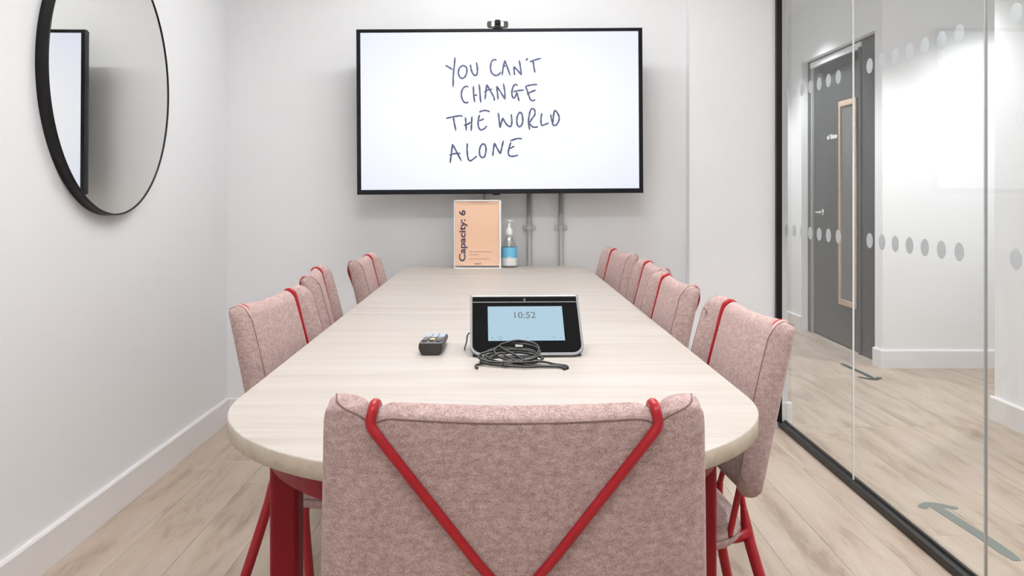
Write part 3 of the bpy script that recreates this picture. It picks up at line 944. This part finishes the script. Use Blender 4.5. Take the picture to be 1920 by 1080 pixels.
# ================================================================== ON THE TABLE
# --- capacity sign
ks = 4.065 / 1650
sg = empty('table_sign', ((895.5 - 951) * ks, 4.065, TOP), rz=R(2.0))
tag(sg, 'peach capacity notice in a clear upright holder at the far table end', 'sign')
SW, SH = 88 * ks, 128 * ks
bm = bmesh.new()
bm.faces.new([bm.verts.new(q) for q in ((-SW / 2, -0.004, 0.002), (SW / 2, -0.004, 0.002), (SW / 2, -0.004, SH), (-SW / 2, -0.004, SH))])
holder = from_bm('holder_front', bm, 'clear', sg, normals=False)
box('holder_back', -SW / 2, SW / 2, 0.002, 0.005, 0.002, SH, 'clear', sg)
box('holder_base', -SW / 2 + 0.004, SW / 2, -0.035, 0.035, 0.0, 0.004, 'acrylic', sg, bevel=0.001)
for a, b in ((-SW / 2, -SW / 2 + 0.004), (SW / 2 - 0.009, SW / 2)):
    box('holder_edge', a, b, -0.0045, 0.0055, 0.002, SH, 'acrylic', sg)
box('holder_edge', -SW / 2, SW / 2, -0.0045, 0.0055, SH - 0.005, SH, 'acrylic', sg)
card = box('card', -SW / 2 + 0.006, SW / 2 - 0.010, -0.0012, 0.0012, 0.012, SH - 0.006, 'peach', sg)
me = fit_text(text_mesh('Capacity: 6', 0.04, bold=0.0009), 96 * ks, 16.5 * ks)
o = link('lettering', me, 'navy', card)
o.rotation_euler = (R(90), R(-90), 0)
o.location = ((868.5 - 895.5) * ks, -0.0020, (503 - 442) * ks)
o['label'] = 'dark navy words Capacity: 6 running upwards'
bm = bmesh.new()
random.seed(3)
def marks(x0_, x1_, py, h_):
    xx = x0_
    while xx < x1_:
        wd = random.uniform(0.5, 2.2)
        add_box(bm, (xx - 895.5) * ks, (min(xx + wd, x1_) - 895.5) * ks, -0.0020, -0.0014, (503 - py) * ks - h_ / 2, (503 - py) * ks + h_ / 2)
        xx += wd + 0.5
marks(880, 925, 472, 0.0022); marks(880, 898, 477.5, 0.0022); marks(880, 917, 485.5, 0.0022)
marks(880, 917, 379.5, 0.0014)
add_box(bm, (862 - 895.5) * ks, (930 - 895.5) * ks, -0.0020, -0.0014, (503 - 382.5) * ks, (503 - 382.2) * ks)
from_bm('small_print', bm, 'brown_print', card)['kind'] = 'stuff'
bm = bmesh.new(); marks(890, 902, 494.5, 0.0045)
from_bm('logo_print', bm, 'navy', card)

# --- hand sanitiser
kb = 4.15 / 1650
bt_ = empty('sanitiser_bottle', ((954.5 - 951) * kb, 4.135, TOP))
tag(bt_, 'clear pump bottle with blue and white label standing beside the peach sign', 'bottle')
rb_ = 0.0375
lathe('body', [(0, 0.001), (rb_ - 0.006, 0.0), (rb_ - 0.001, 0.004), (rb_, 0.012), (rb_, 0.085), (rb_ - 0.003, 0.103), (rb_ - 0.011, 0.122), (0.019, 0.134), (0.014, 0.140), (0.014, 0.150)], 'bottle', bt_, 40)
lathe('gel', [(0, 0.003), (rb_ - 0.005, 0.003), (rb_ - 0.003, 0.012), (rb_ - 0.003, 0.090), (0, 0.090)], 'clear', bt_, 32)
lab = lathe('label', [(rb_ + 0.0004, 0.009), (rb_ + 0.0004, 0.045)], 'label_white', bt_, 48)
lathe('label_band', [(rb_ + 0.0004, 0.045), (rb_ + 0.0004, 0.094)], 'label_blue', lab, 48)
bm = bmesh.new()
for a0 in range(-100, -72, 4):
    for zz in (0.047,):
        a = R(a0); r_ = rb_ + 0.0008
        add_box(bm, r_ * math.cos(a) - 0.0009, r_ * math.cos(a) + 0.0009, r_ * math.sin(a) - 0.0004, r_ * math.sin(a) + 0.0004, zz, zz + 0.004)
from_bm('label_print', bm, 'label_white', lab)
lathe('dip_tube', [(0.0035, 0.02), (0.0035, 0.098), (0.0075, 0.106), (0.011, 0.112), (0.013, 0.118), (0.011, 0.124), (0.0115, 0.148)], 'white_plastic', bt_, 20)
pm = lathe('pump_collar', [(0.0165, 0.150), (0.0175, 0.152), (0.0175, 0.168), (0.014, 0.178), (0.007, 0.184), (0.0055, 0.190), (0.0055, 0.207), (0, 0.207)], 'white_plastic', bt_, 28)
bm = bmesh.new()
add_lathe(bm, [(0.0055, 0.205), (0.010, 0.213), (0.0125, 0.217), (0.0115, 0.221), (0, 0.222)], 24)
add_tube(bm, [(0.002, 0, 0.2175), (0.018, -0.002, 0.218), (0.023, -0.003, 0.214)], [0.005, 0.004, 0.003], 10)
from_bm('nozzle', bm, 'white_plastic', pm, smooth=True)

# --- conference tablet: a wedge whose face leans back
tb = empty('conference_tablet', (0.0425, 1.838, TOP + 0.003), rz=R(2.4))
tag(tb, 'black tabletop touch panel with silver rim showing 10:52', 'tablet')
DW, DD, DH = 0.240, 0.119, 0.112
SL = math.hypot(DD, DH); AN = math.atan2(DH, DD)
def face(u_, v_, wv=0.0):
    """u across, v up the sloping face, w out of it"""
    return Vector((u_, v_ * math.cos(AN) - wv * math.sin(AN), v_ * math.sin(AN) + wv * math.cos(AN)))
def face_prism(name, pts, w0, w1, mat, parent):
    bm = bmesh.new()
    A = [bm.verts.new(face(a, b, w0)) for a, b in pts]; B = [bm.verts.new(face(a, b, w1)) for a, b in pts]
    bm.faces.new(A[::-1]); bm.faces.new(B)
    n_ = len(pts)
    for i in range(n_): bm.faces.new((A[i], A[(i + 1) % n_], B[(i + 1) % n_], B[i]))
    return from_bm(name, bm, mat, parent)
def lower_round(w_, h0_, h1_, r_, n_=8):
    pts = [(w_ / 2, h1_), (-w_ / 2, h1_)]
    for q in range(n_ + 1):
        a = R(180 + 90 * q / n_); pts.append((-w_ / 2 + r_ + r_ * math.cos(a), h0_ + r_ + r_ * math.sin(a)))
    for q in range(n_ + 1):
        a = R(270 + 90 * q / n_); pts.append((w_ / 2 - r_ + r_ * math.cos(a), h0_ + r_ + r_ * math.sin(a)))
    return pts
# wedge body behind the face
bm = bmesh.new()
prof = [(0.012, -0.0025), (DD + 0.035, -0.0025), (DD + 0.035, 0.02), (DD + 0.010, DH - 0.004), (DD - 0.006, DH - 0.010)]
add_prism(bm, prof, -DW / 2 + 0.006, DW / 2 - 0.006, 'YZ')
from_bm('body', bm, 'dark_plastic', tb)
face_prism('outer_shell', lower_round(DW, 0.0, SL - 0.002, 0.026), -0.0035, -0.002, 'dark_plastic', tb)
pts_o = lower_round(DW, 0.0, SL, 0.026); pts_i = lower_round(DW - 0.010, 0.0065, SL + 0.0, 0.020)
bm = bmesh.new()
n_ = len(pts_o)
lo = [[bm.verts.new(face(a, b, wv)) for a, b in P] for P, wv in ((pts_o, -0.002), (pts_o, 0.003), (pts_i, 0.003), (pts_i, -0.002))]
for i in range(1, n_):
    i2 = (i + 1) % n_
    for j in range(4):
        bm.faces.new((lo[j][i], lo[j][i2], lo[(j + 1) % 4][i2], lo[(j + 1) % 4][i]))
for i in (1, 0):
    bm.faces.new([lo[j][i] for j in range(4)])
from_bm('silver_rim', bm, 'silver', tb, smooth=False)
glass = face_prism('front_glass', lower_round(DW - 0.0105, 0.0068, SL - 0.006, 0.020), -0.0025, 0.0018, 'black_matt', tb)
V0, V1 = 0.235 * SL, 0.805 * SL
scr = face_prism('screen', [(-0.0815, V0), (0.0815, V0), (0.0815, V1), (-0.0815, V1)], 0.0017, 0.0023, 'tablet_screen', tb)
bm = bmesh.new()
face_prism('trim_line', [(-DW / 2 + 0.0055, 0.873 * SL), (DW / 2 - 0.0055, 0.873 * SL), (DW / 2 - 0.0055, 0.885 * SL), (-DW / 2 + 0.0055, 0.885 * SL)], 0.0015, 0.0026, 'silver', tb)
face_prism('top_trim', [(-DW / 2 + 0.0055, 0.975 * SL), (DW / 2 - 0.0055, 0.975 * SL), (DW / 2 - 0.0055, 0.990 * SL), (-DW / 2 + 0.0055, 0.990 * SL)], 0.0, 0.0030, 'chrome', tb)
bm.free()
bm = bmesh.new()
for (a, b, c, d_) in ((-0.0025, 0.0025, 0.915, 0.925), (-0.0025, 0.0025, 0.935, 0.942), (-0.0012, 0.0012, 0.90, 0.912)):
    A = [face(a, c * SL, 0.0021), face(b, c * SL, 0.0021), face(b, d_ * SL, 0.0021), face(a, d_ * SL, 0.0021)]
    bm.faces.new([bm.verts.new(q) for q in A])
from_bm('emblem', bm, 'silver', tb)
def on_face(me, u_, v_, name, mat, parent):
    for vv in me.vertices:
        q = face(u_ + vv.co.x, v_ + vv.co.y, 0.0026 + vv.co.z)
        vv.co = q
    return link(name, me, mat, parent)
on_face(fit_text(text_mesh('10:52', 0.02, 0.0001, bold=0.00025), 0.0470, 0.0175), -0.0005, 0.655 * SL, 'clock_digits', 'tablet_ink', scr)
bm = bmesh.new()
def fbox(a, b, c, d_):
    A = [face(a, c, 0.0026), face(b, c, 0.0026), face(b, d_, 0.0026), face(a, d_, 0.0026)]
    bm.faces.new([bm.verts.new(q) for q in A])
for q in range(8):
    fbox(-0.0155 + q * 0.0040, -0.0155 + q * 0.0040 + 0.003, 0.565 * SL, 0.565 * SL + 0.0014)
fbox(-0.075, -0.070, V0 + 0.006, V0 + 0.009); fbox(0.0, 0.004, V0 + 0.006, V0 + 0.009)
fbox(0.056, 0.060, V0 + 0.006, V0 + 0.009); fbox(0.071, 0.076, V0 + 0.006, V0 + 0.009)
from_bm('small_icons', bm, 'tablet_ink_soft', scr, normals=False)['kind'] = 'stuff'
bm = bmesh.new()
ring = [face(-0.056 + 0.0045 * math.cos(2 * math.pi * q / 20), V0 + 0.0075 + 0.0045 * math.sin(2 * math.pi * q / 20), 0.0026) for q in range(20)]
add_tube(bm, ring, 0.0003, 4, closed=True)
add_tube(bm, [face(-0.056, V0 + 0.006, 0.0026), face(-0.056, V0 + 0.0095, 0.0026)], 0.0004, 4)
from_bm('info_icon', bm, 'tablet_ink_soft', scr)
tube('rear_cable', catmull([(-0.09, 0.125, 0.03), (-0.122, 0.118, 0.030), (-0.128, 0.105, 0.012), (-0.132, 0.085, 0.002), (-0.131, 0.075, 0.002)], 5), 0.0016, 'cable', tb, 8)

# --- remote control
rm = empty('remote_control', (-0.1625, 1.858, TOP), rz=R(-1.5))
tag(rm, 'dark remote control with pale and grey keys lying left of the tablet', 'remote')
bm = bmesh.new()
RLN = 0.165
secs = []
for yy, wd, h0_, h1_ in ((0.0, 0.046, 0.001, 0.0255), (0.002, 0.050, 0.0003, 0.0262), (0.03, 0.051, 0.0, 0.0262), (0.10, 0.048, 0.0, 0.024), (0.155, 0.046, 0.002, 0.021), (RLN, 0.042, 0.006, 0.018)):
    ring = []
    for a, b in ((-0.5, 0.80), (-0.5, 0.55), (-0.44, 0.25), (-0.36, 0.04), (-0.30, 0.0), (0.30, 0.0), (0.36, 0.04), (0.44, 0.25), (0.5, 0.55), (0.5, 0.80), (0.48, 0.98), (0.46, 1.0), (-0.46, 1.0), (-0.48, 0.98)):
        ring.append(bm.verts.new((a * wd, yy, h0_ + b * (h1_ - h0_))))
    secs.append(ring)
for A, B in zip(secs, secs[1:]):
    for q in range(len(A)):
        bm.faces.new((A[q], A[(q + 1) % len(A)], B[(q + 1) % len(A)], B[q]))
bm.faces.new(secs[0]); bm.faces.new(secs[-1][::-1])
from_bm('body', bm, 'dark_plastic', rm)
def rtop(yy):
    P = ((0.002, 0.0262), (0.03, 0.0262), (0.10, 0.024), (0.155, 0.021), (RLN, 0.018))
    for (a, za), (b, zb_) in zip(P, P[1:]):
        if a <= yy <= b: return za + (zb_ - za) * (yy - a) / (b - a)
    return 0.02
box('face_plate', -0.0215, 0.0215, 0.008, 0.028, 0.0258, 0.0266, 'grey_plastic', rm)
for c in (-1, 0, 1):
    yy = 0.115
    prism('large_key', rrect(0.0125, 0.054, 0.003, 3, c * 0.0142, yy), rtop(yy) - 0.003, rtop(yy) + 0.0028, 'key_white', rm)
for r_i, yy in enumerate((0.020, 0.042, 0.064)):
    for c in (-1, 0, 1):
        mt = 'key_yellow' if (r_i == 1 and c == 0) else ('grey_plastic' if r_i else 'dark_plastic')
        prism('key', rrect(0.0115, 0.011, 0.003, 3, c * 0.0145, yy + (0.004 if c == 0 else 0)), rtop(yy) - 0.003, rtop(yy) + 0.0028, mt, rm)

# --- tangle of black cable in front of the tablet
cb = empty('cable_coil', (0.012, 1.762, TOP))
tag(cb, 'loose coil of black cable heaped in front of the tablet', 'cable')
random.seed(11)
def loop(cx, cy, ax, ay, tilt, z0_, rot, n_=10, a0=0, a1=360, wob=0.003):
    pts = []
    for q in range(n_ + 1):
        a = R(a0 + (a1 - a0) * q / n_)
        lx, ly = ax * math.cos(a), ay * math.sin(a)
        xx = cx + lx * math.cos(rot) - ly * math.sin(rot); yy = cy + lx * math.sin(rot) + ly * math.cos(rot)
        zz = z0_ + max(0.0, (ly + ay) * tilt) + random.uniform(0, wob)
        pts.append((xx, yy, max(0.0026, zz)))
    return pts
path = []
path += [(0.098, -0.062, 0.003), (0.103, -0.045, 0.004), (0.085, -0.034, 0.004), (0.05, -0.030, 0.004)]
path += loop(-0.008, -0.004, 0.058, 0.028, 0.10, 0.003, 0.05, 10, -60, 300)
path += loop(-0.004, 0.008, 0.052, 0.024, 0.42, 0.006, 0.0, 10, 300, 650)
path += loop(0.008, 0.010, 0.046, 0.020, 0.72, 0.008, -0.05, 10, 290, 640)
path += loop(-0.012, 0.000, 0.058, 0.025, 0.30, 0.008, 0.12, 10, 280, 600)
path += [(0.02, -0.030, 0.010), (0.055, -0.022, 0.010), (0.082, -0.022, 0.005), (0.104, -0.034, 0.004), (0.106, -0.050, 0.003)]
bm = bmesh.new(); add_tube(bm, catmull(path, 5), 0.0023, 8)
from_bm('cable_lead', bm, 'cable', cb, smooth=True)
path = [(-0.070, -0.052, 0.003), (-0.074, -0.030, 0.004), (-0.06, -0.014, 0.006)]
path += loop(0.0, 0.004, 0.060, 0.027, 0.22, 0.004, -0.03, 12, 200, 560)
path += loop(0.012, 0.012, 0.040, 0.018, 0.9, 0.010, 0.05, 10, 200, 520)
path += [(0.02, -0.020, 0.012), (-0.02, -0.035, 0.006), (0.02, -0.046, 0.004), (0.06, -0.040, 0.004), (0.088, -0.042, 0.004), (0.100, -0.055, 0.003)]
bm = bmesh.new(); add_tube(bm, catmull(path, 5), 0.0023, 8)
from_bm('cable_lead', bm, 'cable', cb, smooth=True)
bm = bmesh.new(); add_box(bm, -0.009, 0.009, -0.004, 0.004, 0.0, 0.007, 0.001)
bmesh.ops.rotate(bm, verts=bm.verts[:], cent=(0, 0, 0), matrix=Matrix.Rotation(R(20), 3, 'Z'))
bmesh.ops.translate(bm, verts=bm.verts[:], vec=(0.018, -0.016, 0.003))
from_bm('metal_plug', bm, 'chrome', cb)
bm = bmesh.new(); add_box(bm, -0.012, 0.010, -0.005, 0.005, 0.0, 0.009, 0.002)
bmesh.ops.rotate(bm, verts=bm.verts[:], cent=(0, 0, 0), matrix=Matrix.Rotation(R(15), 3, 'Z'))
bmesh.ops.translate(bm, verts=bm.verts[:], vec=(-0.010, -0.018, 0.003))
from_bm('plug_housing', bm, 'dark_plastic', cb)
bm = bmesh.new(); add_box(bm, -0.008, 0.008, -0.003, 0.003, 0.0, 0.005, 0.001)
bmesh.ops.translate(bm, verts=bm.verts[:], vec=(0.012, 0.030, 0.030))
from_bm('metal_plug', bm, 'chrome', cb)

# ================================================================== FLOOR ARROWS AND TAPE IN THE CORRIDOR
def flat_stroke(bm, pts, wd, z1=0.0014):
    cp = catmull([(a, b, 0) for a, b in pts], 5)
    L_, R_ = [], []
    nn = len(cp)
    for i, p in enumerate(cp):
        t = (cp[min(i + 1, nn - 1)] - cp[max(i - 1, 0)]).normalized()
        s_ = Vector((-t.y, t.x, 0))
        e_ = min(i, nn - 1 - i)
        f = (0.55, 0.85, 1.0)[min(2, e_)]
        L_.append(p + s_ * wd * f / 2); R_.append(p - s_ * wd * f / 2)
    poly = L_ + R_[::-1]
    A = [bm.verts.new((q.x, q.y, 0.0002)) for q in poly]; B = [bm.verts.new((q.x, q.y, z1)) for q in poly]
    N_ = len(poly)
    for i in range(nn - 1):
        bm.faces.new((B[i], B[i + 1], B[N_ - 2 - i], B[N_ - 1 - i]))
    for i in range(N_): bm.faces.new((A[i], A[(i + 1) % N_], B[(i + 1) % N_], B[i]))
bm = bmesh.new()
flat_stroke(bm, [(1.532, 2.642), (1.529, 2.80), (1.516, 3.00), (1.507, 3.125)], 0.042)
flat_stroke(bm, [(1.455, 3.085), (1.480, 3.118), (1.507, 3.130), (1.540, 3.110), (1.578, 3.080)], 0.034, 0.0011)
tag(from_bm('floor_arrow', bm, 'arrow_grey'), 'grey-green arrow on the corridor floor behind the glass, pointing away, the nearer arrow', 'arrow', 'floor arrows')
bm = bmesh.new()
flat_stroke(bm, [(2.176, 5.73), (2.18, 5.585), (2.19, 5.39), (2.186, 5.24)], 0.036)
flat_stroke(bm, [(2.120, 5.315), (2.150, 5.26), (2.184, 5.23), (2.215, 5.26), (2.245, 5.30)], 0.034, 0.0011)
tag(from_bm('floor_arrow', bm, 'arrow_green'), 'dark green arrow on the corridor floor near the grey door, pointing toward the room', 'arrow', 'floor arrows')
tr = empty('cable_trunking', (0.88, YP, 0.24))
tag(tr, 'white cable trunking low on the back wall behind the right-hand chairs', 'trunking')
box('trunking_box', -0.0119, 0.27, -0.06, 0.0, 0.0, 0.072, 'white_plastic', tr, bevel=0.002)
box('trunking_box', -0.26, -0.0125, YB - YP - 0.06, YB - YP, 0.0, 0.072, 'white_plastic', tr, bevel=0.002)
